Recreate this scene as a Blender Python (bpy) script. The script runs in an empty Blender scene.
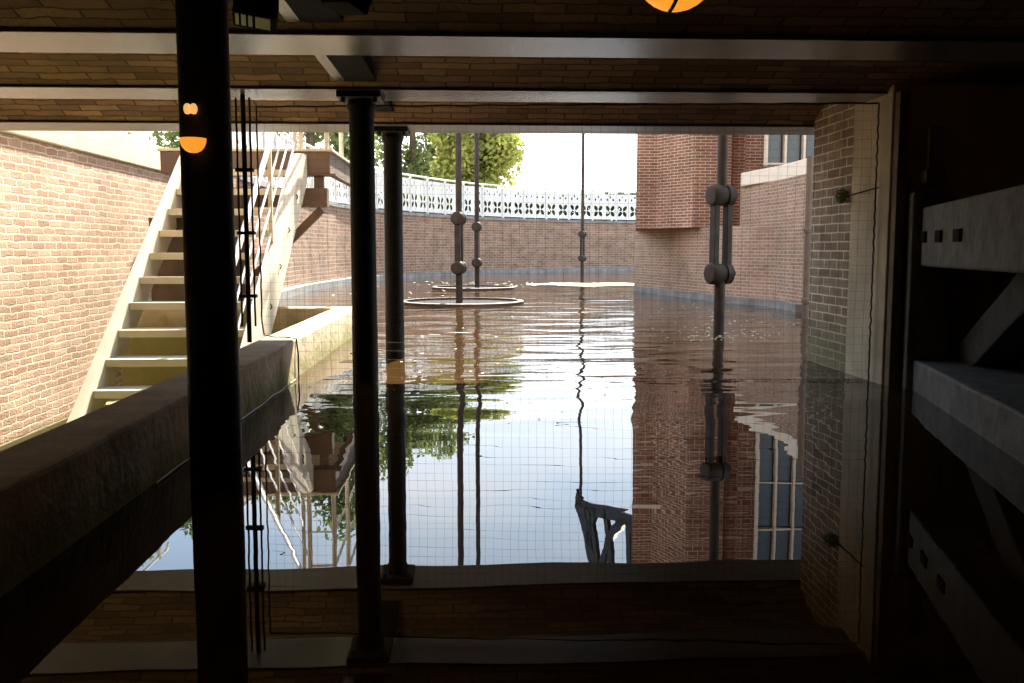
import bpy, bmesh, math, random
from mathutils import Vector, Matrix
random.seed(7)
SC = bpy.context.scene
COL = SC.collection
R = math.radians

# ------------------------------------------------------------------ camera
F = 925.0
cam_d = bpy.data.cameras.new('camera')
cam_d.sensor_width = 36.0
cam_d.lens = F * 36.0 / 1024.0
cam_d.clip_start = 0.02
cam_d.clip_end = 400
cam = bpy.data.objects.new('camera', cam_d)
COL.objects.link(cam)
cam.location = (0, 0, 0.7)
cam.rotation_euler = (R(90 - 5.71), 0, R(-2.54))
SC.camera = cam
CM = cam.rotation_euler.to_matrix()
CL = Vector(cam.location)

def at(px, py, y=None, z=None, x=None):
    """the point of the place seen at a photograph pixel, on a plane of known y, z or x"""
    d = CM @ Vector((px - 512.0, 341.5 - py, -F))
    if y is not None: t = (y - CL.y) / d.y
    elif z is not None: t = (z - CL.z) / d.z
    else: t = (x - CL.x) / d.x
    return CL + d * t

# ------------------------------------------------------------------ sky, sun, exposure
SC.view_settings.view_transform = 'Standard'
SC.view_settings.look = 'None'
SC.view_settings.gamma = 1
SC.view_settings.use_curve_mapping = False
SC.view_settings.exposure = 0.0
SC.cycles.max_bounces = 10
SC.cycles.diffuse_bounces = 6
SC.cycles.glossy_bounces = 5
SC.cycles.sample_clamp_indirect = 6
SC.cycles.use_denoising = True
SUN_AZ, SUN_EL = 14.5, 45.8
w = bpy.data.worlds.new('sky'); SC.world = w; w.use_nodes = True
nt = w.node_tree; N = nt.nodes; L = nt.links
bg = N['Background']
tc = N.new('ShaderNodeTexCoord'); sep = N.new('ShaderNodeSeparateXYZ'); L.new(tc.outputs['Generated'], sep.inputs[0])
rp = N.new('ShaderNodeValToRGB'); L.new(sep.outputs['Z'], rp.inputs[0])
e = rp.color_ramp.elements
e[0].position = 0.0; e[0].color = (1, 1, 1, 1)
e[1].position = 0.75; e[1].color = (.34, .5, .8, 1)
x_ = e.new(.13); x_.color = (.98, .99, 1, 1)
x_ = e.new(.28); x_.color = (.58, .77, 1, 1)
nz = N.new('ShaderNodeTexNoise'); nz.inputs['Scale'].default_value = 2.2; nz.inputs['Detail'].default_value = 6
mp = N.new('ShaderNodeMapping'); mp.inputs['Scale'].default_value = (1, 1, 2.6)
L.new(tc.outputs['Generated'], mp.inputs[0]); L.new(mp.outputs[0], nz.inputs[0])
cr = N.new('ShaderNodeValToRGB'); L.new(nz.outputs[0], cr.inputs[0])
cr.color_ramp.elements[0].position = .48; cr.color_ramp.elements[1].position = .72
mx = N.new('ShaderNodeMix'); mx.data_type = 'RGBA'
L.new(cr.outputs[0], mx.inputs[0]); L.new(rp.outputs[0], mx.inputs[6]); mx.inputs[7].default_value = (1, 1, 1, 1)
L.new(mx.outputs[2], bg.inputs['Color']); bg.inputs['Strength'].default_value = 3.6

sun_d = bpy.data.lights.new('sun', 'SUN'); sun_d.energy = 29.0; sun_d.angle = R(0.6); sun_d.color = (1, .93, .8)
sun = bpy.data.objects.new('sun', sun_d); COL.objects.link(sun)
_s = Vector((math.sin(R(SUN_AZ)) * math.cos(R(SUN_EL)), math.cos(R(SUN_AZ)) * math.cos(R(SUN_EL)), math.sin(R(SUN_EL))))
sun.rotation_euler = _s.to_track_quat('Z', 'Y').to_euler()
sun.location = _s * 30

# ------------------------------------------------------------------ materials
def mat(name, color, rough=.8, metal=0., var=.15, nscale=6., bump=.0, bscale=40., spec=.3, coords='Object'):
    m = bpy.data.materials.new(name); m.use_nodes = True
    n = m.node_tree.nodes; l = m.node_tree.links; b = n['Principled BSDF']
    t = n.new('ShaderNodeTexCoord')
    no = n.new('ShaderNodeTexNoise'); no.inputs['Scale'].default_value = nscale; no.inputs['Detail'].default_value = 5
    l.new(t.outputs[coords], no.inputs[0])
    r = n.new('ShaderNodeValToRGB'); l.new(no.outputs[0], r.inputs[0])
    c = Vector(color)
    r.color_ramp.elements[0].position = .3; r.color_ramp.elements[0].color = (*(c * (1 - var)), 1)
    r.color_ramp.elements[1].position = .7; r.color_ramp.elements[1].color = (*(c * (1 + var)), 1)
    l.new(r.outputs[0], b.inputs['Base Color'])
    b.inputs['Roughness'].default_value = rough; b.inputs['Metallic'].default_value = metal
    b.inputs['Specular IOR Level'].default_value = spec
    if bump:
        n2 = n.new('ShaderNodeTexNoise'); n2.inputs['Scale'].default_value = bscale; n2.inputs['Detail'].default_value = 4
        l.new(t.outputs[coords], n2.inputs[0])
        bp = n.new('ShaderNodeBump'); bp.inputs['Strength'].default_value = 1; bp.inputs['Distance'].default_value = bump
        l.new(n2.outputs[0], bp.inputs['Height']); l.new(bp.outputs[0], b.inputs['Normal'])
    return m

def brick(name, c1, c2, mortar, bw=.215, rh=.0625, ms=.009, warp=.004, bump=.006, stain=None, vscale=1.5):
    m = bpy.data.materials.new(name); m.use_nodes = True
    n = m.node_tree.nodes; l = m.node_tree.links; b = n['Principled BSDF']
    t = n.new('ShaderNodeTexCoord')
    wn = n.new('ShaderNodeTexNoise'); wn.inputs['Scale'].default_value = 9; wn.inputs['Detail'].default_value = 3
    l.new(t.outputs['UV'], wn.inputs[0])
    s = n.new('ShaderNodeVectorMath'); s.operation = 'SUBTRACT'; l.new(wn.outputs['Color'], s.inputs[0]); s.inputs[1].default_value = (.5, .5, .5)
    k = n.new('ShaderNodeVectorMath'); k.operation = 'SCALE'; l.new(s.outputs[0], k.inputs[0]); k.inputs['Scale'].default_value = warp * 4
    a = n.new('ShaderNodeVectorMath'); a.operation = 'ADD'; l.new(t.outputs['UV'], a.inputs[0]); l.new(k.outputs[0], a.inputs[1])
    bt = n.new('ShaderNodeTexBrick'); l.new(a.outputs[0], bt.inputs['Vector'])
    bt.inputs['Scale'].default_value = 1; bt.inputs['Brick Width'].default_value = bw; bt.inputs['Row Height'].default_value = rh
    bt.inputs['Mortar Size'].default_value = ms; bt.inputs['Mortar Smooth'].default_value = .25; bt.inputs['Bias'].default_value = 0
    bt.inputs['Color1'].default_value = (*c1, 1); bt.inputs['Color2'].default_value = (*c2, 1); bt.inputs['Mortar'].default_value = (*mortar, 1)
    no = n.new('ShaderNodeTexNoise'); no.inputs['Scale'].default_value = vscale; no.inputs['Detail'].default_value = 7; no.inputs['Roughness'].default_value = .65
    l.new(t.outputs['UV'], no.inputs[0])
    r = n.new('ShaderNodeMapRange'); l.new(no.outputs[0], r.inputs[0]); r.inputs[1].default_value = .3; r.inputs[2].default_value = .7; r.inputs[3].default_value = .72; r.inputs[4].default_value = 1.25
    hs = n.new('ShaderNodeHueSaturation'); l.new(bt.outputs['Color'], hs.inputs['Color']); l.new(r.outputs[0], hs.inputs['Value'])
    col = hs.outputs[0]
    if stain:                                                   # damp growth just above the water, with a ragged edge
        g = n.new('ShaderNodeNewGeometry'); sp = n.new('ShaderNodeSeparateXYZ'); l.new(g.outputs['Position'], sp.inputs[0])
        ad = n.new('ShaderNodeMath'); ad.operation = 'MULTIPLY_ADD'; l.new(no.outputs[0], ad.inputs[0]); ad.inputs[1].default_value = -.5; l.new(sp.outputs['Z'], ad.inputs[2])
        mr = n.new('ShaderNodeMapRange'); l.new(ad.outputs[0], mr.inputs[0]); mr.inputs[1].default_value = -.15; mr.inputs[2].default_value = stain[1]; mr.inputs[3].default_value = .65; mr.inputs[4].default_value = 0
        mm = n.new('ShaderNodeMix'); mm.data_type = 'RGBA'; l.new(mr.outputs[0], mm.inputs[0]); l.new(col, mm.inputs[6]); mm.inputs[7].default_value = (*stain[0], 1)
        col = mm.outputs[2]
    l.new(col, b.inputs['Base Color'])
    b.inputs['Roughness'].default_value = .9; b.inputs['Specular IOR Level'].default_value = .15
    fn = n.new('ShaderNodeTexNoise'); fn.inputs['Scale'].default_value = 55; fn.inputs['Detail'].default_value = 3; l.new(t.outputs['UV'], fn.inputs[0])
    inv = n.new('ShaderNodeMath'); inv.operation = 'MULTIPLY_ADD'; l.new(bt.outputs['Fac'], inv.inputs[0]); inv.inputs[1].default_value = -1; 
    fm = n.new('ShaderNodeMath'); fm.operation = 'MULTIPLY'; l.new(fn.outputs[0], fm.inputs[0]); fm.inputs[1].default_value = .6
    l.new(fm.outputs[0], inv.inputs[2])
    bp = n.new('ShaderNodeBump'); bp.inputs['Strength'].default_value = 1; bp.inputs['Distance'].default_value = bump
    l.new(inv.outputs[0], bp.inputs['Height']); l.new(bp.outputs[0], b.inputs['Normal'])
    return m

M = {}
M['brick_old'] = brick('old_pale_brick', (.47, .325, .22), (.34, .21, .135), (.58, .5, .38), warp=.009, bump=.02, rh=.058, bw=.2, ms=.009)
M['brick_quay'] = brick('quay_brick', (.28, .18, .12), (.19, .12, .08), (.36, .28, .2), rh=.07, bw=.24, ms=.009, vscale=3)
M['brick_red'] = brick('red_brick', (.3, .14, .08), (.21, .09, .052), (.5, .41, .31), rh=.0425, bw=.145, ms=.006, warp=.0015, bump=.003)
M['brick_plinth'] = brick('plinth_brick', (.36, .225, .15), (.28, .165, .105), (.43, .36, .27), rh=.0425, bw=.145, ms=.006, warp=.002, bump=.004)
M['brick_pier'] = brick('pier_brick', (.4, .29, .19), (.28, .19, .12), (.78, .72, .58), rh=.053, bw=.19, ms=.0045, warp=.0022, bump=.01, vscale=5, stain=((.22, .2, .1), .1))
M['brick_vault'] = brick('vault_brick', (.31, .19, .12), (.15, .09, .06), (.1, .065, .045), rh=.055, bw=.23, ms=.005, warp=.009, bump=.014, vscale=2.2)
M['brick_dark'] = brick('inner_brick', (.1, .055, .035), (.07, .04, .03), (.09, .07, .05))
M['stone'] = mat('pale_stone', (.56, .46, .31), .85, var=.14, nscale=5, bump=.003)
M['sill'] = mat('sill_stone', (.72, .62, .48), .8, var=.06, nscale=7)
M['kerb'] = mat('grey_kerb_stone', (.2, .195, .18), .8, var=.3, nscale=5, bump=.004, bscale=12)
M['plaster'] = mat('pier_plaster', (.56, .47, .33), .9, var=.2, nscale=4, bump=.004)
M['beam'] = mat('beam_paint', (.11, .1, .082), .27, var=.15, nscale=9, bump=.0006, bscale=90, spec=.9)
M['soffit_paint'] = mat('edge_beam_paint', (.15, .145, .13), .4, var=.12, nscale=9, bump=.0006, bscale=90, spec=.9)
M['iron'] = mat('black_iron', (.014, .012, .011), .6, var=.3, nscale=12, bump=.002, bscale=90, spec=.25)
M['iron_dark'] = mat('dark_girder_iron', (.012, .01, .009), .9, spec=.1, var=.3, nscale=12)
M['iron_grey'] = mat('weathered_iron', (.05, .038, .028), .65, metal=.0, var=.3, nscale=9, bump=.002, bscale=60, spec=.2)
M['steel_pale'] = mat('pale_painted_steel', (.52, .47, .34), .6, var=.1, nscale=5)
M['steel_brown'] = mat('brown_landing_steel', (.13, .09, .06), .7, var=.2, nscale=6)
M['white'] = mat('white_paint', (.6, .6, .56), .6, var=.04)
M['rail'] = mat('rail_grey', (.66, .66, .6), .4, metal=.2, var=.06)
M['timber'] = mat('weathered_timber', (.135, .128, .118), .75, var=.35, nscale=10, bump=.006, bscale=25, spec=.4)
M['timber_dark'] = mat('dark_timber', (.055, .05, .045), .8, var=.35, nscale=10, bump=.006, bscale=25)
M['post_wood'] = mat('brown_timber_post', (.17, .11, .06), .7, var=.3, nscale=8, bump=.003)
M['rope'] = mat('net_cord', (.05, .045, .035), .8)
M['glint_paint'] = mat('waterline_glint', (.75, .73, .65), .5)  # pale colour painted as the glint along the ledge waterline
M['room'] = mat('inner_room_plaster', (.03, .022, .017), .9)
M['ground'] = mat('gravel_ground', (.5, .46, .36), .95, var=.15, nscale=2)
M['bark'] = mat('bark', (.14, .1, .06), .9)
M['glass_dark'] = mat('window_pane', (.025, .035, .035), .08, spec=.5)
M['scum'] = mat('pale_scum', (.62, .6, .42), .8, var=.35, nscale=20)
M['leaf_litter'] = mat('dark_leaf_litter', (.018, .02, .007), .8, var=.5, nscale=30)
M['brown_wall'] = mat('brown_retaining_wall', (.1, .07, .048), .9, var=.3, nscale=5)
M['rim'] = mat('dark_wet_stone', (.07, .052, .036), .6, var=.3, nscale=6)
M['frame_paint'] = mat('tan_frame_paint', (.5, .4, .29), .7, var=.05)
M['louver'] = mat('pale_louver', (.5, .48, .42), .4)

# timber gets grain: stretched noise
def concrete():
    m = mat('ledge_concrete', (.5, .41, .27), .85, var=.22, nscale=5, bump=.008, bscale=22)
    n = m.node_tree.nodes; l = m.node_tree.links; b = n['Principled BSDF']
    src = b.inputs['Base Color'].links[0].from_socket
    g = n.new('ShaderNodeNewGeometry'); sp = n.new('ShaderNodeSeparateXYZ'); l.new(g.outputs['Position'], sp.inputs[0])
    no = n.new('ShaderNodeTexNoise'); no.inputs['Scale'].default_value = 7; no.inputs['Detail'].default_value = 5; l.new(g.outputs['Position'], no.inputs[0])
    ad = n.new('ShaderNodeMath'); ad.operation = 'MULTIPLY_ADD'; l.new(no.outputs[0], ad.inputs[0]); ad.inputs[1].default_value = -.3; l.new(sp.outputs['Z'], ad.inputs[2])
    mr = n.new('ShaderNodeMapRange'); l.new(ad.outputs[0], mr.inputs[0]); mr.inputs[1].default_value = -.14; mr.inputs[2].default_value = .0; mr.inputs[3].default_value = .9; mr.inputs[4].default_value = 0
    mm = n.new('ShaderNodeMix'); mm.data_type = 'RGBA'; l.new(mr.outputs[0], mm.inputs[0]); l.new(src, mm.inputs[6]); mm.inputs[7].default_value = (.2, .19, .05, 1)
    l.new(mm.outputs[2], b.inputs['Base Color'])
    return m
M['concrete'] = concrete()

def water():
    m = bpy.data.materials.new('canal_water'); m.use_nodes = True
    n = m.node_tree.nodes; l = m.node_tree.links; b = n['Principled BSDF']
    b.inputs['Base Color'].default_value = (.042, .022, .007, 1); b.inputs['Roughness'].default_value = .0
    b.inputs['IOR'].default_value = 1.36
    g = n.new('ShaderNodeNewGeometry'); sp = n.new('ShaderNodeSeparateXYZ'); l.new(g.outputs['Position'], sp.inputs[0])
    def noise(scale, sx, sy, det):
        mp = n.new('ShaderNodeMapping'); mp.inputs['Scale'].default_value = (sx, sy, 1); l.new(g.outputs['Position'], mp.inputs[0])
        t = n.new('ShaderNodeTexNoise'); t.inputs['Scale'].default_value = scale; t.inputs['Detail'].default_value = det; l.new(mp.outputs[0], t.inputs[0]); return t
    def rng(a, b_, c, d):
        r = n.new('ShaderNodeMapRange'); l.new(sp.outputs['Y'], r.inputs[0]); r.interpolation_type = 'SMOOTHSTEP'
        for i, v in enumerate((a, b_, c, d)): r.inputs[i + 1].default_value = v
        return r
    def mul(a, b_, v=None):
        k = n.new('ShaderNodeMath'); k.operation = 'MULTIPLY'; l.new(a, k.inputs[0])
        if b_ is None: k.inputs[1].default_value = v
        else: l.new(b_, k.inputs[1])
        return k.outputs[0]
    big = noise(1.6, .7, 1.3, 1.0); mid = noise(4.5, .55, 1.5, 1.5)
    a1 = mul(mul(big.outputs[0], rng(3.0, 5.0, .03, 1).outputs[0]), None, .022)
    a2 = mul(mul(mid.outputs[0], rng(3.3, 5.2, .06, 1).outputs[0]), None, .0055)
    su = n.new('ShaderNodeMath'); l.new(a1, su.inputs[0]); l.new(a2, su.inputs[1])
    bp = n.new('ShaderNodeBump'); bp.inputs['Strength'].default_value = 1; bp.inputs['Distance'].default_value = 1.0
    l.new(su.outputs[0], bp.inputs['Height']); l.new(bp.outputs[0], b.inputs['Normal'])
    return m
M['water'] = water()

def leafmat(name, c):
    m = bpy.data.materials.new(name); m.use_nodes = True
    n = m.node_tree.nodes; l = m.node_tree.links; b = n['Principled BSDF']; out = n['Material Output']
    g = n.new('ShaderNodeNewGeometry'); no = n.new('ShaderNodeTexNoise'); no.inputs['Scale'].default_value = .9; no.inputs['Detail'].default_value = 3
    l.new(g.outputs['Position'], no.inputs[0])
    r = n.new('ShaderNodeValToRGB'); l.new(no.outputs[0], r.inputs[0]); c = Vector(c)
    r.color_ramp.elements[0].position = .3; r.color_ramp.elements[0].color = (*(c * .6), 1); r.color_ramp.elements[1].position = .7; r.color_ramp.elements[1].color = (*(c * 1.35), 1)
    l.new(r.outputs[0], b.inputs['Base Color']); b.inputs['Roughness'].default_value = .7; b.inputs['Specular IOR Level'].default_value = .2
    tr = n.new('ShaderNodeBsdfTranslucent'); l.new(r.outputs[0], tr.inputs[0])
    mx = n.new('ShaderNodeMixShader'); mx.inputs[0].default_value = .45; l.new(b.outputs[0], mx.inputs[1]); l.new(tr.outputs[0], mx.inputs[2]); l.new(mx.outputs[0], out.inputs[0])
    return m
M['leaf_a'] = leafmat('tree_leaf', (.17, .2, .07)); M['leaf_dark'] = leafmat('hedge_leaf', (.05, .075, .02)); M['leaf_b'] = leafmat('yellow_green_leaf', (.3, .31, .08))

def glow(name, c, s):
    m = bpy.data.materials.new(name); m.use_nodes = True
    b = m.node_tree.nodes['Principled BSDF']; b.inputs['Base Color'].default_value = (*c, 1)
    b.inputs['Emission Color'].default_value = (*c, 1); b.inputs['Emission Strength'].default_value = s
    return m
M['glow'] = glow('amber_reflection', (1, .36, .03), .95)  # emissive amber for lamp reflections in the glass, built as solids
M['glow_pale'] = glow('pale_amber_reflection', (1, .5, .15), .9)

# ------------------------------------------------------------------ mesh building
def tag(o, label=None, cat=None, group=None, kind=None):
    if label: o['label'] = label
    if cat: o['category'] = cat
    if group: o['group'] = group
    if kind: o['kind'] = kind
    return o

class MB:
    def __init__(s): s.bm = bmesh.new(); s.uv = None
    def _face(s, vs, smooth=False):
        try: f = s.bm.faces.new(vs); f.smooth = smooth; return f
        except ValueError: return None
    def box(s, x0, x1, y0, y1, z0, z1):
        v = [s.bm.verts.new(p) for p in ((x0,y0,z0),(x1,y0,z0),(x1,y1,z0),(x0,y1,z0),(x0,y0,z1),(x1,y0,z1),(x1,y1,z1),(x0,y1,z1))]
        for q in ((0,3,2,1),(4,5,6,7),(0,1,5,4),(1,2,6,5),(2,3,7,6),(3,0,4,7)): s._face([v[i] for i in q])
        return s
    def obox(s, p0, p1, w, h, up=(0,0,1)):
        """a bar of width w and height h from p0 to p1"""
        p0 = Vector(p0); p1 = Vector(p1); d = (p1 - p0).normalized(); up = Vector(up)
        if abs(d.dot(up)) > .98: up = Vector((0, 1, 0))
        a = d.cross(up).normalized() * (w / 2); b = a.cross(d).normalized() * (h / 2)
        v = [s.bm.verts.new(p + i * a + j * b) for p in (p0, p1) for i, j in ((-1,-1),(1,-1),(1,1),(-1,1))]
        for q in ((3,2,1,0),(4,5,6,7),(0,1,5,4),(1,2,6,5),(2,3,7,6),(3,0,4,7)): s._face([v[i] for i in q])
        return s
    def tube(s, pts, r, n=10, caps=True):
        pts = [Vector(p) for p in pts]; rings = []
        up = None
        for i, p in enumerate(pts):
            d = ((pts[min(i+1, len(pts)-1)] - pts[max(i-1, 0)])).normalized()
            if up is None: up = Vector((0,0,1)) if abs(d.z) < .9 else Vector((0,1,0))
            a = d.cross(up).normalized(); b = a.cross(d).normalized(); up = b
            rr = r[i] if isinstance(r, (list, tuple)) else r
            rings.append([s.bm.verts.new(p + (a * math.cos(t) + b * math.sin(t)) * rr) for t in (2*math.pi*k/n for k in range(n))])
        for i in range(len(rings) - 1):
            for k in range(n):
                s._face([rings[i][k], rings[i+1][k], rings[i+1][(k+1)%n], rings[i][(k+1)%n]], n > 5)
        if caps:
            s._face(rings[0]); s._face(rings[-1][::-1])
        return s
    def lathe(s, prof, origin=(0,0,0), axis='Z', n=24):
        o = Vector(origin); rings = []
        for r, h in prof:
            ring = []
            for k in range(n):
                t = 2*math.pi*k/n; c, q = math.cos(t)*r, math.sin(t)*r
                p = {'Z': (c, q, h), 'X': (h, c, q), 'Y': (c, h, q)}[axis]
                ring.append(s.bm.verts.new(o + Vector(p)))
            rings.append(ring)
        for i in range(len(rings)-1):
            for k in range(n): s._face([rings[i][k], rings[i][(k+1)%n], rings[i+1][(k+1)%n], rings[i+1][k]], True)
        s._face(rings[0][::-1]); s._face(rings[-1])
        return s
    def prism(s, poly, z0, z1):
        a = [s.bm.verts.new((x, y, z0)) for x, y in poly]; b = [s.bm.verts.new((x, y, z1)) for x, y in poly]
        k = len(poly)
        for i in range(k): s._face([a[i], a[(i+1)%k], b[(i+1)%k], b[i]])
        s._face(a[::-1]); s._face(b)
        return s
    def build(s, name, m, parent=None, bevel=0, smooth_angle=None, uv=True, loc=None):
        bmesh.ops.recalc_face_normals(s.bm, faces=s.bm.faces)
        if uv and s.uv is None:
            lay = s.bm.loops.layers.uv.new('UVMap')
            for f in s.bm.faces:
                nn = f.normal
                if abs(nn.z) > .7:
                    for lp in f.loops: lp[lay].uv = (lp.vert.co.x, lp.vert.co.y)
                else:
                    t = Vector((-nn.y, nn.x, 0)).normalized()
                    for lp in f.loops: lp[lay].uv = (lp.vert.co.dot(t), lp.vert.co.z)
        for ed in s.bm.edges:
            if len(ed.link_faces) == 2 and ed.calc_face_angle(0) > .65: ed.smooth = False
        me = bpy.data.meshes.new(name); s.bm.to_mesh(me); s.bm.free(); me.materials.append(m)
        o = bpy.data.objects.new(name, me); COL.objects.link(o)
        if loc is not None:
            lv = Vector(loc)
            me.transform(Matrix.Translation(-lv)); o.location = lv
        if parent is not None: o.parent = parent; o.matrix_parent_inverse = Matrix.Identity(4); o.location = Vector(o.location) - (parent_loc(parent) if loc is None else parent_loc(parent))
        if parent is not None and loc is None:
            me.transform(Matrix.Translation(Vector((0,0,0))))
        if bevel:
            bv = o.modifiers.new('bevel', 'BEVEL'); bv.width = bevel; bv.segments = 2; bv.limit_method = 'ANGLE'
        return o

def parent_loc(p):
    v = Vector(p.location)
    while p.parent is not None: p = p.parent; v += Vector(p.location)
    return v

def empty(name, loc, label, cat, group=None):
    o = bpy.data.objects.new(name, None); COL.objects.link(o); o.location = loc; o.empty_display_size = .1
    return tag(o, label, cat, group)

def struct(o): return tag(o, kind='structure')

def copy_tree(o, parent=None):
    c = o.copy(); COL.objects.link(c)
    if parent is not None: c.parent = parent
    for ch in list(o.children): copy_tree(ch, c)
    return c

def strip_wall(name, pts, thick, z0, z1, m, parent=None, uvoff=0.):
    """a solid wall along a plan polyline, its face on pts and its body on the left of the walking direction"""
    bm = bmesh.new(); lay = bm.loops.layers.uv.new('UVMap')
    P = [Vector((p[0], p[1])) for p in pts]; n = len(P); off = []
    for i in range(n):
        d = (P[min(i+1, n-1)] - P[max(i-1, 0)]).normalized(); off.append(P[i] + Vector((-d.y, d.x)) * thick)
    acc = [uvoff]
    for i in range(1, n): acc.append(acc[-1] + (P[i] - P[i-1]).length)
    def V(p, z): return bm.verts.new((p.x, p.y, z))
    f0 = [V(p, z0) for p in P]; f1 = [V(p, z1) for p in P]; b0 = [V(p, z0) for p in off]; b1 = [V(p, z1) for p in off]
    for i in range(n-1):
        f = bm.faces.new([f0[i], f0[i+1], f1[i+1], f1[i]])
        for lp, u in zip(f.loops, ((acc[i], z0), (acc[i+1], z0), (acc[i+1], z1), (acc[i], z1))): lp[lay].uv = u
        f = bm.faces.new([b1[i], b1[i+1], b0[i+1], b0[i]])
        for lp, u in zip(f.loops, ((acc[i], z1), (acc[i+1], z1), (acc[i+1], z0), (acc[i], z0))): lp[lay].uv = u
        for q in ([f1[i], f1[i+1], b1[i+1], b1[i]], [b0[i], b0[i+1], f0[i+1], f0[i]]):
            f = bm.faces.new(q)
            for lp in f.loops: lp[lay].uv = (lp.vert.co.x, lp.vert.co.y)
    bm.faces.new([f0[0], f1[0], b1[0], b0[0]]); bm.faces.new([f0[-1], b0[-1], b1[-1], f1[-1]])
    bmesh.ops.recalc_face_normals(bm, faces=bm.faces)
    me = bpy.data.meshes.new(name); bm.to_mesh(me); bm.free(); me.materials.append(m)
    o = bpy.data.objects.new(name, me); COL.objects.link(o)
    if parent is not None: o.parent = parent
    return o

# ================================================================== SETTING
ZC = 1.455
ZB = 1.485                                                       # underside of the ceiling beams
XL, XR = -3.36, 3.3
# water: an L-shaped basin
mb = MB()
vs = [mb.bm.verts.new((x, y, 0)) for x, y in ((-1.0, -1.55), (3.2, -1.55), (3.2, 6), (12, 6), (12, 34), (-3.2, 34), (-3.2, 10.62), (-2.85, 10.62), (-2.85, 7.85), (-1.0, 7.85))]
mb.bm.faces.new(vs)
struct(mb.build('water', M['water']))
struct(MB().box(-6, 12.5, -1.6, 34, -1.6, -1.5).build('basin_floor', M['ground']))

# left wall with stone coping
wl = struct(strip_wall('wall_left', [(XL, 10.7), (XL, -1.6)][::-1], .35, -.8, 1.53, M['brick_old']))
cp = MB().box(XL - .35, XL + .03, 6.5, 10.72, 1.532, 1.8).build('coping', M['stone'], wl, bevel=.015)
MB().box(XL - .35, XL, -1.6, 6.49, 1.532, 1.85).build('upper_wall', M['brick_old'], wl)
struct(MB().box(XL, -1.16, -1.6, 7.73, -.8, -.7).box(XL, -2.96, 7.731, 10.6, -.8, -.7).build('floor_of_stair_pit', M['concrete']))

# quay wall: short end behind the landing, then the long curve round to the far side
def wp(px, d): return ((px - 471) * d / F, d)
curve = [(XL, 10.62), (-2.75, 10.66), (-2.77, 12.9), (-2.83, 15.3)] + [wp(px, d) for px, d in ((331, 17.7), (345, 18.9), (375, 21), (403, 22.6), (450, 24.9), (500, 26.9), (560, 28.6), (640, 30.0), (760, 31.2))]
def smooth(pts, k=3):
    out = []
    for i in range(len(pts)-1):
        p0 = pts[max(i-1,0)]; p1 = pts[i]; p2 = pts[i+1]; p3 = pts[min(i+2,len(pts)-1)]
        for j in range(k):
            t = j/k
            out.append(tuple(.5*((2*p1[a])+(-p0[a]+p2[a])*t+(2*p0[a]-5*p1[a]+4*p2[a]-p3[a])*t*t+(-p0[a]+3*p1[a]-3*p2[a]+p3[a])*t**3) for a in (0,1)))
    return out + [pts[-1]]
qc = [curve[0]] + smooth(curve[1:])
qw = struct(strip_wall('wall_quay', qc, .4, -.6, 1.52, M['brick_quay']))
def inset(pts, d):
    P = [Vector(p) for p in pts]; o = []
    for i in range(len(P)):
        t = (P[min(i+1,len(P)-1)] - P[max(i-1,0)]).normalized(); o.append(P[i] + Vector((t.y, -t.x)) * d)
    return [tuple(p) for p in o]
strip_wall('kerb', inset(qc[2:], .16), .17, -.3, .11, M['kerb'], qw)
strip_wall('coping', inset(qc[2:], .03), .45, 1.522, 1.6, M['kerb'], qw)
# ground beyond the quay
mb = MB(); outer = []
P = [Vector(p) for p in inset(qc, -.42)]
for i, p in enumerate(P):
    t = (P[min(i+1,len(P)-1)] - P[max(i-1,0)]).normalized(); nrm = Vector((-t.y, t.x))
    c = Vector((4, 16)); dirn = (p - c).normalized(); outer.append(p + dirn * 70)
a = [mb.bm.verts.new((p.x, p.y, 1.5)) for p in P]; b = [mb.bm.verts.new((p.x, p.y, 1.5)) for p in outer]
for i in range(len(a)-1): mb.bm.faces.new([a[i], a[i+1], b[i+1], b[i]])
struct(mb.build('ground', M['ground']))
struct(MB().box(-40, XL - .36, -1.6, 10.2, 1.4, 1.6).build('ground_terrace', M['ground']))

# right-hand engine building: a canted plinth in the water, piers and faces above
Pt = [at(634, 291, z=0), at(729, 302.5, z=0), at(772, 306, z=0), at(804, 312, z=0)]
pl = [(p.x, p.y) for p in Pt]
base_poly = [(pl[0][0] + .62, 17.5)] + pl + [(pl[3][0] + .05, 9.4), (8, 9.4), (8, 17.5)]
bw = struct(MB().prism(base_poly, -.6, 1.0).build('wall_engine_house', M['brick_plinth']))
def px2(px, d): return ((px - 471) * d / F, d)
up = [px2(636, 15.6), px2(636, 13.58), px2(656, 13.58), px2(693, 12.9), px2(731, 12.9), px2(732, 13.02), px2(745, 13.02), px2(745.5, 12.75), px2(771, 12.75), px2(772, 12.9), (8, 12.9), (8, 15.6)]
MB().prism(up, 1.0, 10.5).build('upper_wall', M['brick_red'], bw)
# lower wall carrying the stone sill, in front of the window
sw = [px2(741, 12.55), (pl[2][0] + .02, pl[2][1]), (pl[3][0] - .0, pl[3][1]), (pl[3][0] + .6, pl[3][1] - .1), (5.2, 12.8), px2(745, 12.8)]
MB().prism(sw, 1.001, 1.53).build('parapet', M['brick_plinth'], bw)
si = [px2(741, 12.35), px2(783, 11.15), (pl[3][0] + .03, pl[3][1] - .15), (pl[3][0] + .7, pl[3][1] - .2), (5.3, 12.55), px2(741, 12.58)]
MB().prism(si, 1.532, 1.71).build('sill', M['sill'], bw, bevel=.01)
MB().box(2.4, 3.6, 13.4, 13.5, 3.14, 3.19).build('stone_band', M['sill'], bw)
ke = []
kp = [Vector((pl[0][0] + .09, pl[0][1] - .02))] + [Vector(p) for p in pl[1:]]
strip_wall('kerb', inset([tuple(p) for p in kp], .1)[::1], .12, -.3, .085, M['kerb'], bw)
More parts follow.
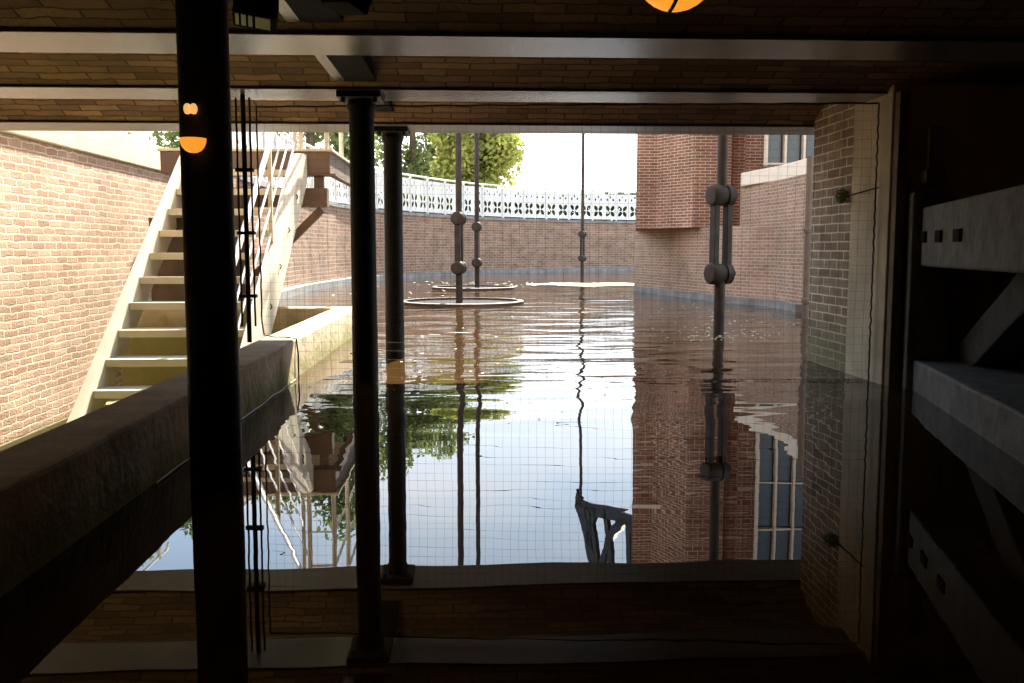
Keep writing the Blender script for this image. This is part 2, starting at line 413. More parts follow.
# window above the sill
wn = struct(MB().box(3.72, 5.0, 11.72, 11.78, 1.75, 4.6).build('window_1', M['glass_dark']))
fr = MB()
for x in (3.72, 3.96, 4.2, 4.46, 4.72, 5.0): fr.box(x - .014, x + .014, 11.64, 11.72, 1.75, 4.6)
for z in (1.77, 2.35, 2.95, 3.55, 4.15, 4.6): fr.box(3.7, 5.02, 11.66, 11.715, z - .01, z + .01)
fr.build('window_frame', M['frame_paint'], wn)
struct(MB().box(5.06, 8, 11.4, 12.0, 1.72, 10.5).build('wall_beside_window', M['brick_red']))
struct(MB().box(3.6, 5.05, 11.6, 12.0, 4.62, 10.5).build('wall_above_window', M['brick_red']))

# pier at the opening: brick face then plastered corner, standing in the water
XP = 2.13
pier = struct(MB().box(XP, 3.3, 5.14, 5.74, -.6, 1.62).build('wall_pier', M['brick_pier']))
MB().box(XP - .006, 3.3, 4.66, 5.139, -.6, 1.62).build('plaster_corner', M['plaster'], pier, bevel=.008)
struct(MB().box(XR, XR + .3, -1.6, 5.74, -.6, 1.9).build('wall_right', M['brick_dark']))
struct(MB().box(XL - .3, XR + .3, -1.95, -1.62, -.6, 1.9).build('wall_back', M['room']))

# ceiling: shallow brick vaults springing between the beams
by = lambda a, b: (at(512, a, z=ZB).y, at(512, b, z=ZB).y)
beams = [(-.1, .3), (1.1, 1.5), (2.3, 2.7), by(37, 57), by(91, 102), (at(512, 125.5, z=ZC).y, at(512, 133.5, z=ZC).y)]

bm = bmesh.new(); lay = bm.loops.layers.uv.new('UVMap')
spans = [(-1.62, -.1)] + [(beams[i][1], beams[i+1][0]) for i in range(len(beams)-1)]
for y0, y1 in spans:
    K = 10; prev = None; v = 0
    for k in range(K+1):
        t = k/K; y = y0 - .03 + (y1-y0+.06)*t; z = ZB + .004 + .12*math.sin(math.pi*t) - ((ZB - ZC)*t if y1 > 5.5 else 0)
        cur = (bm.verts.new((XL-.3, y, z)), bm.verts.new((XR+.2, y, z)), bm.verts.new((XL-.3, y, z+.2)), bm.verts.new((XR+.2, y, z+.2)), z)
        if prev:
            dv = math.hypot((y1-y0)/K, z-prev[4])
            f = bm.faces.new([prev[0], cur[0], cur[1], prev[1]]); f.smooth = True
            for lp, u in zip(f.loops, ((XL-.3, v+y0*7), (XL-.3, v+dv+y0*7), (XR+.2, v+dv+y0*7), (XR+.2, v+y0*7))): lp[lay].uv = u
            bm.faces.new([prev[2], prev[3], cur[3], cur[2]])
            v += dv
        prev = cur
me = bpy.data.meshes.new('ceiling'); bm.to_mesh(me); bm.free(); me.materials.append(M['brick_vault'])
ce = bpy.data.objects.new('ceiling', me); COL.objects.link(ce); struct(ce)
for i, (y0, y1) in enumerate(beams):
    xr = XR - .01; zb_ = ZC if i == 5 else ZB
    o = MB().box(XL + .01, xr, y0, y1, zb_, zb_ + .008).box(XL + .01, xr, (y0+y1)/2 - .06, (y0+y1)/2 + .06, zb_ + .008, ZB + .3).build('ceiling_beam', M['beam'] if i < 5 else M['soffit_paint'], bevel=.004)
    struct(o)
struct(MB().box(XL - .35, XR + .3, 5.85, 6.14, ZB + .29, 8.0).build('wall_front', M['brick_red']))

# ================================================================== LEDGE
led = MB().prism([(-1.15, -1.55), (-.952, -1.55), (-.952, 7.95), (-2.9, 7.95), (-2.9, 7.74), (-1.15, 7.74)], -.8, .213).build('concrete_ledge', M['concrete'], bevel=.012)
tag(led, 'long concrete ledge between the water and the stair pit, turning across behind the stairs', 'ledge')

# ================================================================== COLUMNS
def column(x, y, r, label, cap_w=.11, zb=ZB):
    t = empty('iron_column', (x, y, 0), label, 'column', 'round iron columns under the ceiling')
    MB().lathe([(r*1.02, -.6), (r*1.02, .3), (r, .31), (r*.97, zb - .1), (r*1.0, zb - .09), (r*1.12, zb - .07), (r*1.12, zb - .05), (r*1.03, zb - .045), (r*1.03, zb - .03)], (x, y, 0), n=32).build('shaft', M['iron'], t)
    MB().box(x - cap_w, x + cap_w, y - .13, y + .13, zb - .03, zb - .001).build('cap_plate', M['iron'], t, bevel=.003)
    for s in (-1, 1):
        MB().lathe([(.012, 0), (.012, .03)], (x + s*cap_w*.72, y - .1, zb - .055), n=6).build('bolt', M['iron_grey'], t)
    return t
# (parts are built in place coordinates; build() subtracts the parent's place)
c1 = at(212.5, 341, y=2.74); column(c1.x, 2.74, .0735, 'nearest thick black iron column, the one with two small amber lamp reflections built on it')
c2 = at(363.6, 250, y=4.86); column(c2.x, 4.86, .066, 'black iron column under the second beam, its cap plate bolted to the beam')
c3 = at(393.8, 240, y=5.98); column(c3.x, 5.98, .060, 'slimmest black iron column under the outer edge beam, beside the pair of pump rods', .105, ZC)

# girder running over the column heads
g = empty('ceiling_girder', (-.5, 3.0, ZB + .04), 'dark iron girder with a pale lower edge running above the cross beams over the columns', 'girder')
gl = MB(); gd = MB(); segs = [(beams[i][1], beams[i+1][0]) for i in range(1, 5)]
for y0, y1 in segs:
    gd.box(-.612, -.46, y0 + .002, y1 - .002, ZB + .035, ZB + .2)
    gl.box(-.662, -.613, y0 + .002, y1 - .002, ZB + .035, ZB + .06)
gd.build('web', M['iron_dark'], g); gl.build('lower_flange', M['beam'], g)

# window-glass reflections of indoor lamps, built as glowing solids on the nearest column
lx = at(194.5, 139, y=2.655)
t = empty('bowl_reflection', (lx.x, 2.655, lx.z), 'small amber half-bowl lamp reflection, built solid on the nearest black column', 'lamp')
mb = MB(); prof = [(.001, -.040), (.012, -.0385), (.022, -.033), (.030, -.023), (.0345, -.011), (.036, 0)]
mb.lathe(prof, (lx.x, 2.64, lx.z), n=24).build('bowl_image', M['glow'], t)
MB().box(lx.x - .004, lx.x + .004, 2.635, 2.68, lx.z + .001, lx.z + .006).build('added_bracket', M['iron'], t)
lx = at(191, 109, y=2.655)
t = empty('twin_bulb_reflection', (lx.x, 2.655, lx.z), 'tiny twin amber lamp reflections, built solid on the nearest black column above the half-bowl one', 'lamp')
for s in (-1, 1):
    MB().lathe([(.001, -.015), (.007, -.013), (.0105, -.004), (.010, .006), (.006, .013), (.001, .015)], (lx.x + s*.0085, 2.65, lx.z), n=16).build('bulb_image', M['glow_pale'], t)
MB().box(lx.x - .012, lx.x + .012, 2.652, 2.675, lx.z + .012, lx.z + .02).build('added_bracket', M['iron'], t)
# another lamp reflection in the glass, built as a hanging globe at the top
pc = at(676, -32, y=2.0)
t = empty('globe_reflection', (pc.x, 2.0, pc.z), 'round amber lamp reflection built as a globe at the top edge, with a dark seam', 'lamp')
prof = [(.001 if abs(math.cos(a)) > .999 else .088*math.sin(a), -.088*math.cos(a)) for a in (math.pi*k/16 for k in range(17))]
MB().lathe(prof, (pc.x, 2.0, pc.z), n=32).build('globe_image', M['glow'], t)
MB().tube([(pc.x + .01, 2.0, pc.z + .08), (pc.x + .01, 2.0, ZB + .12)], .006).build('added_cord', M['iron'], t)  # added only to hang the reflected globe
MB().tube([(pc.x - .012 + .028*(1-math.cos(a)), 2.0 - .0895*math.sin(a), pc.z - .0895*math.cos(a)) for a in (math.pi*k/14 for k in range(15))], .0045, 6).build('seam_image', M['iron'], t)

# two flood lamps on the ceiling
def flood(px, py, y, rz, label, louv):
    p = at(px, py, y=y)
    t = empty('flood_lamp', (p.x, p.y, ZB + .1), label, 'lamp', 'flood lamps on the ceiling')
    b = MB().box(-.068, .068, -.045, .045, -.045, .045).build('housing', M['iron_dark'], t, bevel=.006)
    b.location = (0, 0, p.z - ZB - .1); b.rotation_euler = (R(-18), R(8), rz)
    if louv:
        for k, (x0, x1) in enumerate(((-.058, -.048), (-.04, -.026), (-.018, -.006), (.004, .05))):
            q = MB().box(x0, x1, -.04, .025, -.0485, -.0455).build('louver', M['louver'], b)
            q.location = (0, 0, 0)
    s = MB().tube([(0, 0, p.z - ZB - .1 + .04), (0, 0, .06)], .012).build('stem', M['iron_dark'], t); s.location = (0, 0, 0)
    return t
flood(256, 10, 3.1, R(10), 'boxy black flood lamp with pale louvers hanging beside the nearest column', True)
flood(348, -4, 3.1, R(-40), 'boxy black flood lamp on the ceiling just past the dark girder', False)

# ================================================================== NET
def net_y(x): return 4.965 - .085 * x
nl = at(257, 200, y=5.02).x; nr = XP - .025
zt = 1.45
net = empty('safety_net', (0.5, net_y(.5), 0), 'thin square-mesh safety net stretched across the opening down to the water', 'net')
mb = MB(); cell = .0465; wr = .00055
nx = int((nr - nl) / cell)
def wob(x, z): return .004*math.sin(5*x + 3*z) + .003*math.sin(11*z + 4*x)
for i in range(nx + 1):
    x = nl + i*cell
    zb = .215 if x < -.93 else -.03
    zz = [zb + (zt - zb)*k/8 for k in range(9)]
    mb.tube([(x + wob(x, z), net_y(x), z) for z in zz], wr, 3, False)
k = 0; z = .01
while z < zt:
    x0 = nl if z > .215 else -.945
    xs = [x0 + (nr - x0)*j/20 for j in range(21)]
    mb.tube([(x, net_y(x), z + wob(z*3, x)*.8) for x in xs], wr, 3, False)
    z += cell
mb.build('mesh_netting', M['rope'], net, uv=False)
mb = MB()
edge = [(nl, net_y(nl), zt)] + [(nl + .0015*math.sin(k*2.2), net_y(nl), zt - (zt - .25)*k/24) for k in range(1, 24)] + [(nl + .01, net_y(nl), .235), (nl + .06, net_y(nl), .224), (-1.0, net_y(-1), .224), (-.95, net_y(-1), .215), (-.94, net_y(-1), .12), (-.941, net_y(-1), -.05)]
mb.tube(edge, .0045, 6); mb.build('edge_rope', M['rope'], net, uv=False)
mb = MB(); mb.tube([(nr + .003*math.sin(k*2.9), net_y(nr) - .01, zt - (zt + .05)*k/44) for k in range(45)], .0045, 6); mb.build('edge_rope', M['rope'], net, uv=False)
mb = MB(); mb.tube([(nl + (nr-nl)*k/60, net_y(nl + (nr-nl)*k/60), zt - .002*math.sin(k*1.3) - .0) for k in range(61)], .005, 6); mb.build('edge_rope', M['rope'], net, uv=False)
# wire from the net across to the gate
a = at(852, 192, y=5.0); b = at(905, 185, y=4.62)
tag(MB().tube([(XP - .012, 5.12, at(853, 195, y=5.12).z), (XP - .014, 4.8, at(880, 188, y=4.8).z), (2.22, 4.6, at(907, 185, y=4.6).z)], .004, 6).build('stay_wire', M['rope']), 'thin dark wire running over the plaster corner to the gate post', 'wire')

# cable pole at the ledge
cx = at(247, 250, y=4.86).x
t = empty('cable_pole', (cx, 4.86, .213), 'thin dark pole with two clamped cables standing on the ledge', 'pole')
MB().tube([(cx, 4.86, .216), (cx, 4.86, ZB - .002)], .0125, 12).build('pole', M['iron'], t)
for s in (-1, 1):
    MB().tube([(cx + s*.034 + .0008*math.sin(k*1.3 + s), 4.855, .3 + (ZB - .32)*k/26) for k in range(27)], .0055, 6).build('cable', M['iron'], t)
for py in (170, 233, 296):
    z = at(247, py, y=4.86).z
    MB().box(cx - .045, cx + .045, 4.84, 4.88, z - .009, z + .009).build('clamp', M['iron'], t, bevel=.002)

# glint of light at the foot of the ledge, modelled as a thin pale tube
tag(MB().tube([(-.94 + .002*math.sin(k), 2.75 + 2.2*k/40, .006 + .002*math.sin(k*.7)) for k in range(41)], .0022, 5).build('waterline_glint', M['glint_paint'], uv=False), 'thin pale painted glint along the waterline of the shaded concrete ledge', 'added_cord')

# ================================================================== STAIRS
SX0, SX1 = -2.49, -1.55
sy0, sz0, sy1, sz1 = 5.6, -.68, 8.42, 1.46
sl = (sz1 - sz0) / (sy1 - sy0)
st = empty('metal_staircase', (-2.08, 6.0, -.4), 'pale painted open-tread metal staircase climbing beside the sunlit brick wall', 'staircase')
for x, hw in ((SX0 - .015, .035), (SX1 + .03, .05)):
    mb = MB()
    h = .13
    pr = [(sy0 - .02, sz0 - .02), (sy0 + .22, sz0 - .02), (sy1 + .1, sz1 - .16), (sy1 + .1, sz1 + .08), (sy1 - .06, sz1 + .08), (sy0 - .02, sz0 + .1)]
    a = [mb.bm.verts.new((x - hw, y, z)) for y, z in pr]; b = [mb.bm.verts.new((x + hw, y, z)) for y, z in pr]
    for i in range(len(pr)): mb.bm.faces.new([a[i], a[(i+1) % len(pr)], b[(i+1) % len(pr)], b[i]])
    mb.bm.faces.new(a); mb.bm.faces.new(b[::-1])
    s_ = mb.build('stringer', M['steel_pale'], st, bevel=.004)
NT = 12
for k in range(NT):
    z = sz0 + .1 + (sz1 - sz0) * k / NT; y = sy0 + .02 + (sy1 - sy0) * k / NT
    MB().box(SX0 + .021, SX1 - .021, y + .0125, y + .25, z - .03, z).box(SX0 + .021, SX1 - .021, y, y + .012, z - .05, z + .002).build('tread', M['steel_pale'], st, bevel=.002)
for hgt, r in ((.87, .021), (.6, .009), (.4, .009), (.2, .009)):
    y0 = sy0 + .1
    MB().tube([(SX1, y0, sz0 + .1*sl + hgt), (SX1, sy1 + .1, sz1 + .1*sl + hgt)], r, 10).build('handrail' if r > .01 else 'guard_rail', M['rail'] if r > .01 else M['white'], st)
for y in (6.0, 7.32, 8.4):
    z = sz0 + (y - sy0) * sl
    MB().obox((SX1, y, z + .13), (SX1, y, z + .87), .03, .03, (0, 1, 0)).build('post', M['steel_pale'], st)
for k in range(1, 7):                                            # bolt clips on the outer stringer
    y = sy0 + (sy1 - sy0) * (k + .3) / 7.5; z = sz0 + (y - sy0) * sl + .02
    MB().tube([(SX1 + .082, y, z - .02), (SX1 + .095, y - .01, z), (SX1 + .082, y, z + .02)], .006, 6).build('clip', M['steel_brown'], st)

# dark retaining wall under the landing
struct(MB().prism([(-2.95, 7.952), (-2.12, 7.952), (-2.12, 8.5), (-2.8, 8.5), (-2.8, 10.6), (-2.95, 10.6)], -.8, .06).box(-2.7, -2.12, 7.953, 8.45, .06, .96).build('wall_under_landing', M['brown_wall']))
# landing
LY0, LY1 = 8.54, 10.58
ld = empty('stair_landing', (-2.0, 9.4, 1.4), 'brown steel landing at the top of the stairs, resting on the quay wall', 'landing')
MB().box(-2.8, -1.24, LY0, LY1, 1.575, 1.6).build('deck', M['steel_pale'], ld, bevel=.003)
MB().box(-2.78, -1.27, LY0 + .01, LY0 + .07, 1.38, 1.574).build('edge_beam', M['steel_brown'], ld, bevel=.003)
MB().box(-1.33, -1.27, LY0 + .071, LY1, 1.38, 1.574).build('edge_beam', M['steel_brown'], ld, bevel=.003)
MB().box(-2.72, -1.22, LY0, LY0 + .16, 1.362, 1.379).build('flange', M['steel_brown'], ld)
MB().box(-1.42, -1.34, LY0 + .03, LY0 + .11, 1.251, 1.361).build('spacer_post', M['steel_brown'], ld)
MB().box(-2.7, -1.3, LY0 + .0, LY0 + .14, 1.08, 1.25).build('support_beam', M['steel_brown'], ld, bevel=.003)
MB().obox((-1.36, LY0 + .07, 1.06), (-2.1, LY0 + .07, .34), .07, .06, (0, 1, 0)).build('diagonal_strut', M['steel_brown'], ld)
MB().box(-2.14, -2.06, LY0 + .03, LY0 + .11, -.3, 1.08).build('hanger_post', M['steel_brown'], ld)
# landing rails
for i, (x, y) in enumerate(((-1.53, LY0 + .05), (-1.3, LY0 + .05), (-1.3, LY0 + 1.0), (-1.3, LY1 - .05))):
    MB().tube([(x, y, 1.601), (x, y, 2.62)], .022, 12).build('post', M['steel_pale'], ld)
for z in (1.95, 2.28, 2.62):
    MB().tube([(-1.53, LY0 + .05, z), (-1.3, LY0 + .05, z), (-1.3, LY1 - .05, z)], .014, 8).build('guard_rail', M['white'], ld)

# white railing on the coping of the left wall
rl = empty('coping_railing', (XL - .15, 9.0, 1.8), 'white metal railing on the stone coping above the pale brick wall', 'railing')
for y in (6.7, 7.6, 8.5, 9.4, 10.3):
    MB().box(XL - .18, XL - .14, y - .02, y + .02, 1.801, 2.75).build('post', M['white'], rl)
for z in (1.86, 2.05, 2.3, 2.72):
    MB().tube([(XL - .16, 6.6, z), (XL - .16, 10.6, z)], .014, 8).build('rail', M['white'], rl)

# ================================================================== BALUSTRADE
bl = empty('iron_balustrade', (-1.6, 22.5, 1.6), 'white cast iron balustrade with four-petal openings along the curved quay', 'balustrade')
path = [Vector(p) for p in inset(qc[2:], -.12)]
acc = [0.]
for i in range(1, len(path)): acc.append(acc[-1] + (path[i] - path[i-1]).length)
def along(s):
    for i in range(len(path)-1):
        if s <= acc[i+1] or i == len(path)-2:
            t = (s - acc[i]) / (acc[i+1] - acc[i]); return path[i].lerp(path[i+1], t), (path[i+1]-path[i]).normalized()
MW = .46; n_mod = int(acc[-1] / MW)
# one ornament panel with petal holes, 1 module wide
def ornament_mesh():
    bm = bmesh.new(); H0, H1 = .06, .84; W = MW - .03
    loops = [[(-W/2, H0), (W/2, H0), (W/2, H1), (-W/2, H1)]]
    cz = .3
    for k in range(4):
        a = math.pi/4 + k*math.pi/2; c = (math.cos(a)*.125, cz + math.sin(a)*.125)
        loops.append([(c[0] + math.cos(a)*.1*math.cos(t) - math.sin(a)*.068*math.sin(t), c[1] + math.sin(a)*.1*math.cos(t) + math.cos(a)*.068*math.sin(t)) for t in (2*math.pi*j/10 for j in range(10))])
    for c in ((-.11, .66), (.11, .66), (0, .74)):
        loops.append([(c[0] + .042*math.cos(t), c[1] + .05*math.sin(t)) for t in (2*math.pi*j/8 for j in range(8))])
    edges = []
    for lp in loops:
        v = [bm.verts.new((x, 0, z)) for x, z in lp]
        for i in range(len(v)): edges.append(bm.edges.new((v[i], v[(i+1) % len(v)])))
    bmesh.ops.triangle_fill(bm, use_beauty=True, edges=edges)
    r = bmesh.ops.extrude_face_region(bm, geom=list(bm.faces))
    for v in [g_ for g_ in r['geom'] if isinstance(g_, bmesh.types.BMVert)]: v.co.y += .025
    bmesh.ops.recalc_face_normals(bm, faces=bm.faces)
    me = bpy.data.meshes.new('ornament_panel'); bm.to_mesh(me); bm.free(); me.materials.append(M['white']); return me
om = ornament_mesh()
pm = MB().box(-.022, .022, -.022, .022, 0, .92).build('baluster_post', M['white']); pmm = pm.data; bpy.data.objects.remove(pm)
bloc = Vector(bl.location)
def child(name, me, p, d):
    o = bpy.data.objects.new(name, me); COL.objects.link(o); o.parent = bl
    o.location = Vector((p.x, p.y, 1.601)) - bloc; o.rotation_euler = (0, 0, math.atan2(d.y, d.x)); return o
s0 = 0.3
k = 0
while s0 + (k+1)*MW < acc[-1] - 3.0 and k < 95:
    p, d = along(s0 + (k+.5)*MW)
    child('ornament_panel', om, p, d)
    if k % 2 == 0:
        p, d = along(s0 + k*MW); child('baluster_post', pmm, p, d)
    k += 1
for z, r in ((2.52, .026), (1.65, .016)):
    MB().tube([(p.x, p.y, z) for p in path], r, 6).build('rail', M['white'], bl, uv=False)

# ================================================================== PUMP RODS
def rod_thing(label):
    t = empty('pump_rod', (0, 0, 0), label, 'pump rod', 'vertical pump rods with double links')
    def P(mb, name, m=M['iron_grey'], par=t, bevel=0): return mb.build(name, m, par, bevel=bevel)
    P(MB().tube([(0, 0, 1.13), (0, 0, 5.9)], .040, 14), 'upper_rod')
    P(MB().tube([(0, 0, -.9), (0, 0, .5)], .044, 14), 'lower_rod')
    for x in (-.062, .062):
        P(MB().obox((x, 0, .5), (x, 0, 1.13), .05, .075, (0, 1, 0)), 'link_bar', bevel=.006)
    for z in (1.13, .5):
        b = P(MB().lathe([(.05, -.112), (.075, -.108), (.088, -.09), (.09, -.03), (.074, -.026), (.074, .026), (.088, .03), (.086, .085), (.07, .092)], (0, 0, z), 'X', 24), 'pin_boss')
        P(MB().lathe([(.055, .092), (.055, .108), (.036, .11), (.036, .128), (.026, .13), (.024, .14)], (0, 0, z), 'X', 16), 'pin_nut', par=b)
    return t
rods = [(721, 232, 7.5, R(20), 'thickest-looking dark pump rod with double link, in front of the red brick building'),
        (459, 240, 12.0, R(75), 'pump rod rising out of the round rim in the water, nearest the slim column'),
        (477, 240, 16.4, R(82), 'thin pump rod just behind the one in the round rim'),
        (582.5, 240, 24.0, R(60), 'farthest thin pump rod against the white sky, held by the black beam')]
proto = rod_thing(rods[0][4])
pr_h = 0
for i, (px, py, d, rz, lab) in enumerate(rods):
    o = proto if i == 0 else copy_tree(proto)
    p = at(px, py, y=d); o.location = (p.x, d, 0 if i == 0 else -.04); o.rotation_euler = (0, 0, rz); o['label'] = lab

# black cast iron beam carrying the farthest rod
tip = Vector((at(582.5, 240, y=24).x, 24.0)); to = Vector((4.7, 15.7)); dr = (to - tip).normalized(); LB = (to - tip).length - .05
bt = empty('balance_beam', (tip.x, tip.y, 6.3), 'black openwork cast iron beam high over the basin, holding the farthest pump rod', 'beam')
def bp_(s, z): return (tip.x + dr.x*s, tip.y + dr.y*s, z)
def plate(poly, name, th=.09):
    mb = MB(); nn = Vector((-dr.y, dr.x, 0)) * th/2
    a = [mb.bm.verts.new(Vector(bp_(s, z)) + nn) for s, z in poly]; b = [mb.bm.verts.new(Vector(bp_(s, z)) - nn) for s, z in poly]
    for i in range(len(poly)): mb.bm.faces.new([a[i], a[(i+1) % len(poly)], b[(i+1) % len(poly)], b[i]])
    mb.bm.faces.new(a); mb.bm.faces.new(b[::-1]); return mb.build(name, M['iron'], bt)
def band(pts, w, name):
    q = []; r_ = []
    for i, (s, z) in enumerate(pts):
        s2, z2 = pts[min(i+1, len(pts)-1)]; s1, z1 = pts[max(i-1, 0)]; l_ = math.hypot(s2-s1, z2-z1); nx_, nz_ = -(z2-z1)/l_*w/2, (s2-s1)/l_*w/2
        q.append((s+nx_, z+nz_)); r_.append((s-nx_, z-nz_))
    return plate(q + r_[::-1], name)
band([(-.25, 5.98), (.5, 5.95), (2, 5.75), (4, 5.4), (LB, 4.6)], .3, 'lower_chord')
band([(-.3, 6.0), (.15, 6.2), (.55, 6.6), (.8, 7.05), (1.3, 7.5), (2.4, 8.1), (4.5, 8.6), (LB, 8.8)], .5, 'upper_chord')
for pts in (((.5, 5.95), (1.1, 6.5), (1.5, 7.5)), ((1.2, 5.85), (.9, 6.4), (.7, 6.9)), ((1.9, 5.75), (2.3, 6.6), (2.4, 8.0)), ((3.2, 5.55), (2.2, 6.3), (1.5, 7.5)), ((3.4, 5.5), (3.6, 7.0), (3.4, 8.3)), ((5.0, 5.2), (5.2, 7), (5.0, 8.6)), ((3.6, 5.5), (5.1, 8.5))):
    band(list(pts), .26, 'strut')
ec = Vector(bp_(-.12, 6.0)); MB().tube([ec + Vector((dr.x, dr.y, 0))*.15*math.cos(a) + Vector((0, 0, .15*math.sin(a))) for a in (2*math.pi*k/20 for k in range(21))], .06, 8, False).build('rod_eye', M['iron'], bt)

# round rims in the water under the rods
def rim(px, d, r, label):
    p = at(px, 250, y=d); mb = MB(); n = 48
    rings = [[(r*k_ + 0)*1.0 for k_ in (1, 1)]]
    v = []
    for rr, z in ((r, -.5), (r, .035), (r - .07, .038), (r - .07, -.5)):
        v.append([mb.bm.verts.new((p.x + rr*math.cos(2*math.pi*k/n), d + rr*math.sin(2*math.pi*k/n), z)) for k in range(n)])
    for a in range(4):
        for k in range(n): mb.bm.faces.new([v[a][k], v[a][(k+1) % n], v[(a+1) % 4][(k+1) % n], v[(a+1) % 4][k]])
    o = tag(mb.build('pump_shaft_rim', M['rim'], bevel=.004), label, 'rim', 'round pump rims in the water')
    mb = MB(); mb.lathe([(r - .071, .004), (r - .071, .008)], (p.x, d, 0), n=n); mb.build('shaft_mouth', M['iron_dark'], o)
rim(462, 12.0, .8, 'round stone rim barely above the water around the nearer rod of the pair')
rim(474, 16.5, .75, 'round rim in the water around the thin rod behind')

# downpipe beside the pier
dx = at(808, 240, y=9.2).x
t = empty('downpipe', (dx, 9.2, 0), 'pale brown vertical downpipe between the red building and the brick pier', 'downpipe')
MB().tube([(dx, 9.2, -.1), (dx, 9.2, 1.62)], .036, 14).build('pipe', M['post_wood'] if False else M['steel_brown'], t)
for z in (.15, .86): MB().lathe([(.042, 0), (.046, .01), (.046, .05), (.042, .06)], (dx, 9.2, z), n=16).build('collar', M['steel_brown'], t)

# timber strip beside the plaster corner
a = at(890.5, 250, y=4.64).x; b = at(904, 250, y=4.6).x
tag(MB().box(a, b, 4.6, 4.655, -.5, ZB - .003).build('timber_post', M['post_wood'], bevel=.004), 'upright brown timber strip at the edge of the plaster corner', 'post')

# ================================================================== SLUICE GATE (right)
G0 = Vector((2.235, 4.60)); gd_ = Vector((-.247, -.969)); gn = Vector((.969, -.247))      # along the gate towards the viewer; away from the water
gt = empty('sluice_gate', (G0.x, G0.y, 0), 'weathered grey timber sluice gate in the dark with thick rails and a diagonal brace', 'gate')
def gbox(s0, s1, b0, b1, z0, z1, name, m, bevel=.012, zr=None, par=None):
    mb = MB(); v = []
    zz = zr or ((z0, z1), (z0, z1))
    for (s, (za, zb_)) in ((s0, zz[0]), (s1, zz[1])):
        for bb, z in ((b0, za), (b1, za), (b1, zb_), (b0, zb_)):
            q = G0 + gd_*s + gn*bb; v.append(mb.bm.verts.new((q.x, q.y, z)))
    for q in ((3,2,1,0),(4,5,6,7),(0,1,5,4),(1,2,6,5),(2,3,7,6),(3,0,4,7)): mb.bm.faces.new([v[i] for i in q])
    return mb.build(name, m, par or gt, bevel=bevel)
gbox(.0, .10, -.035, .16, -.5, .98, 'heel_post', M['timber'])
gbox(.101, 3.2, .012, .24, 0, 0, 'top_rail', M['timber'], zr=((.615, .905), (.62, .935)))
gbox(.101, 3.2, .0, .40, 0, 0, 'lower_rail', M['timber'], zr=((-.5, .15), (-.5, .17)))
gbox(.0, 3.2, .402, .44, -.5, .98, 'plank_panel', M['timber_dark'], bevel=0)
gbox(-.02, .07, .02, .12, 1.02, 1.09, 'top_block', M['timber'])
gbox(.01, .06, .04, .10, 1.09, 1.3, 'upright_rod', M['steel_brown'], bevel=.002)
for s in (.13, .42, .74):  # dark plates stand in for the shade inside recessed holes
    gbox(s, s + .085 + s*.03, .0, .02, .73, .785, 'recess_shade', M['iron_dark'], bevel=.002)
def gp(s, bb, z): q = G0 + gd_*s + gn*bb; return (q.x, q.y, z)
MB().obox(gp(.05, .29, .12), gp(1.25, .29, .66), .16, .18).build('diagonal_brace', M['timber_dark'], gt, bevel=.01)
MB().obox(gp(2.2, .3, .17), gp(2.2, .3, .62), .10, .10).build('stile', M['timber_dark'], gt, bevel=.01)

# ================================================================== SMALL GROWTH AND FLOATING THINGS
def leaves(mb, c, r, n, size, flat=False):
    for _ in range(n):
        while True:
            v = Vector((random.uniform(-1, 1), random.uniform(-1, 1), random.uniform(-1, 1)))
            if .25 < v.length < 1: break
        p = Vector(c) + Vector((v.x*r[0], v.y*r[1], v.z*r[2]))
        a = Vector((random.gauss(0, 1), random.gauss(0, 1), random.gauss(0, 1) * (.05 if flat else 1))).normalized(); b = a.cross(Vector((random.gauss(0, .1), random.gauss(0, .1), 1)) if flat else Vector((random.gauss(0, 1), random.gauss(0, 1), random.gauss(0, 1)))).normalized()
        s = size * random.uniform(.6, 1.4)
        q = [mb.bm.verts.new(p + a*s*i + b*s*.6*j) for i, j in ((-1, 0), (0, -1), (1, 0), (0, 1))]
        mb.bm.faces.new(q)
fp = at(842, 196, x=XP - .03)
mb = MB(); leaves(mb, fp, (.03, .06, .045), 160, .010)
tag(mb.build('wall_fern', M['leaf_a'], uv=False), 'small green plant growing out of the brick pier', 'plant')
# litter caught along the foot of the net
mb = MB()
for _ in range(230):
    px = random.choice((random.uniform(640, 870), random.uniform(640, 870), random.uniform(720, 860), random.uniform(400, 640)))
    p = at(px, 381, z=0); x = p.x; y = net_y(x) + random.gauss(0, .012); s = random.uniform(.005, .014) * (.6 if px < 640 else 1); a = random.uniform(0, 3.1)
    q = [mb.bm.verts.new((x + s*math.cos(a + t)*f_, y + s*math.sin(a + t)*f_*.7, .004 + .006*random.random())) for t, f_ in ((0, 1), (1.4, .6), (3.1, 1), (4.6, .6))]
    mb.bm.faces.new(q)
tag(mb.build('floating_leaves', M['leaf_litter'], uv=False), 'dark leaf litter floating along the foot of the net', 'leaves', kind='stuff')
mb = MB()
def fleck(px, py, sx, sy, n):
    for _ in range(n):
        p = at(random.gauss(px, sx), max(274.5, random.gauss(py, sy)), z=0); s = random.uniform(.4, 1.3) * .0016 * p.y; a = random.uniform(0, 3.1)
        q = [mb.bm.verts.new((p.x + s*math.cos(a+t)*f_, p.y + s*1.6*math.sin(a+t)*f_, .003)) for t, f_ in ((0, 1), (1.2, .7), (2.2, 1), (3.3, .8), (4.6, 1))]
        mb.bm.faces.new(q)
fleck(725, 336, 32, 4, 110); fleck(650, 371, 22, 3, 30); fleck(740, 325, 50, 5, 50); fleck(560, 285, 60, 1.5, 70); fleck(400, 293, 40, 3, 30); fleck(500, 350, 80, 30, 40); fleck(680, 310, 30, 5, 30)
fleck(450, 283, 50, 1.5, 40)
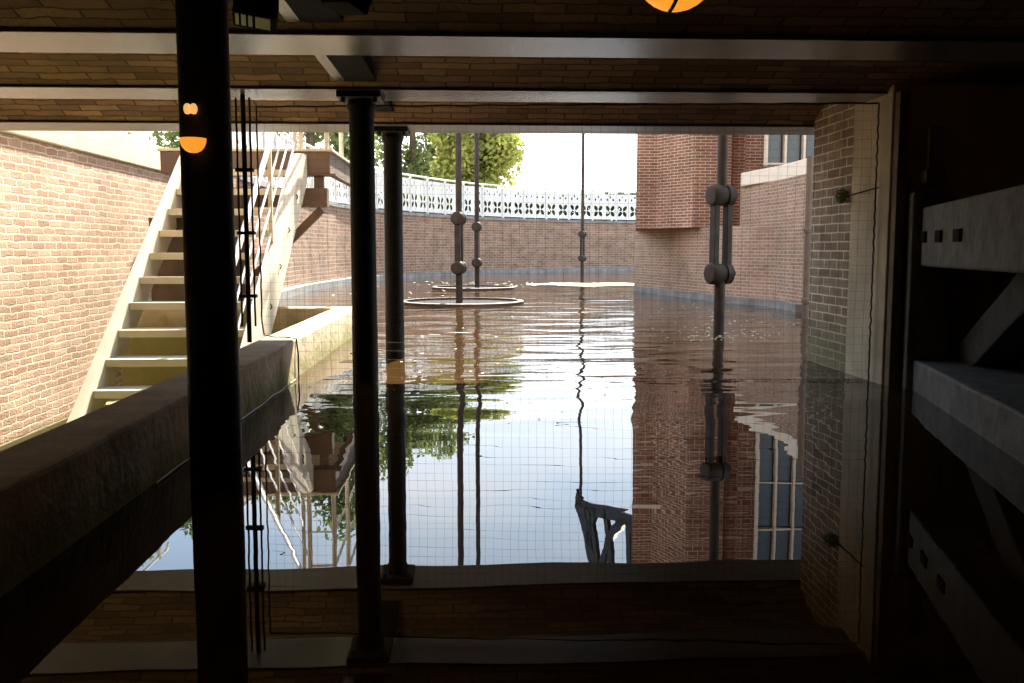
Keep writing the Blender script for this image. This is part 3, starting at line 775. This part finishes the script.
tag(mb.build('floating_debris', M['scum'], uv=False), 'pale flecks of leaf and scum scattered on the water', 'debris', kind='stuff')
# pale mat of scum before the far wall
mb = MB(); ring = []
for k in range(40):
    t = 2*math.pi*k/40; p = at(588 + 62*math.cos(t), 284.6 + (1.5 + .35*math.sin(5*t))*math.sin(t), z=0); ring.append(mb.bm.verts.new((p.x, p.y, .006)))
mb.bm.faces.new(ring); tag(mb.build('scum_mat', M['scum'], uv=False), 'long pale mat of scum floating before the far quay wall', 'scum')

# ================================================================== TREES
def tree(x, y, h, rx, rz, m, label, n=13000, size=.125):
    t = empty('leafy_tree', (x, y, 1.5), label, 'tree', 'trees beyond the quay')
    MB().tube([(x, y, 1.5), (x + .1, y, 1.5 + h*.35), (x - .1, y, 1.5 + h*.7)], [.28, .2, .08], 8).build('trunk', M['bark'], t)
    mb = MB(); nb = 26
    for _ in range(nb):
        a = random.uniform(0, 6.28); rr = random.random()**.5; zz = random.uniform(-.85, .75)
        k = math.sqrt(max(.1, 1 - zz*zz))
        c = (x + rx*.75*rr*k*math.cos(a), y + rx*.6*rr*k*math.sin(a), 1.5 + h - rz + zz*rz*.85)
        q = random.uniform(.26, .42)
        leaves(mb, c, (rx*q, rx*q, rz*q*.85), n // nb, size)
    mb.build('crown', m, t, uv=False)
tree(.1, 41, 6.6, 2.3, 3.3, M['leaf_b'], 'yellow-green tree at the edge of the white sky')
tree(-2.9, 47, 10.2, 3.2, 5.3, M['leaf_a'], 'green tree next to the yellow-green one, behind the balustrade')
tree(-7.0, 41, 11.4, 3.2, 6.0, M['leaf_a'], 'tall green tree behind the two nearer columns')
tree(-12.6, 47, 13.6, 3.6, 7.0, M['leaf_a'], 'tall green tree behind the landing rails')
tree(-17, 40, 12.8, 3.4, 6.6, M['leaf_b'], 'tall yellowish tree above the top of the staircase')
tree(-22.5, 48, 14.0, 4.0, 7.2, M['leaf_a'], 'large tree beyond the white coping railing')
mb = MB()
for k in range(54):
    leaves(mb, (-17 + k*.46, 34 + .2*math.sin(k), 2.15), (.5, .35, .62), 420, .09)
tag(mb.build('clipped_hedge', M['leaf_dark'], uv=False), 'dark green hedge seen through the petal openings of the white balustrade', 'hedge')
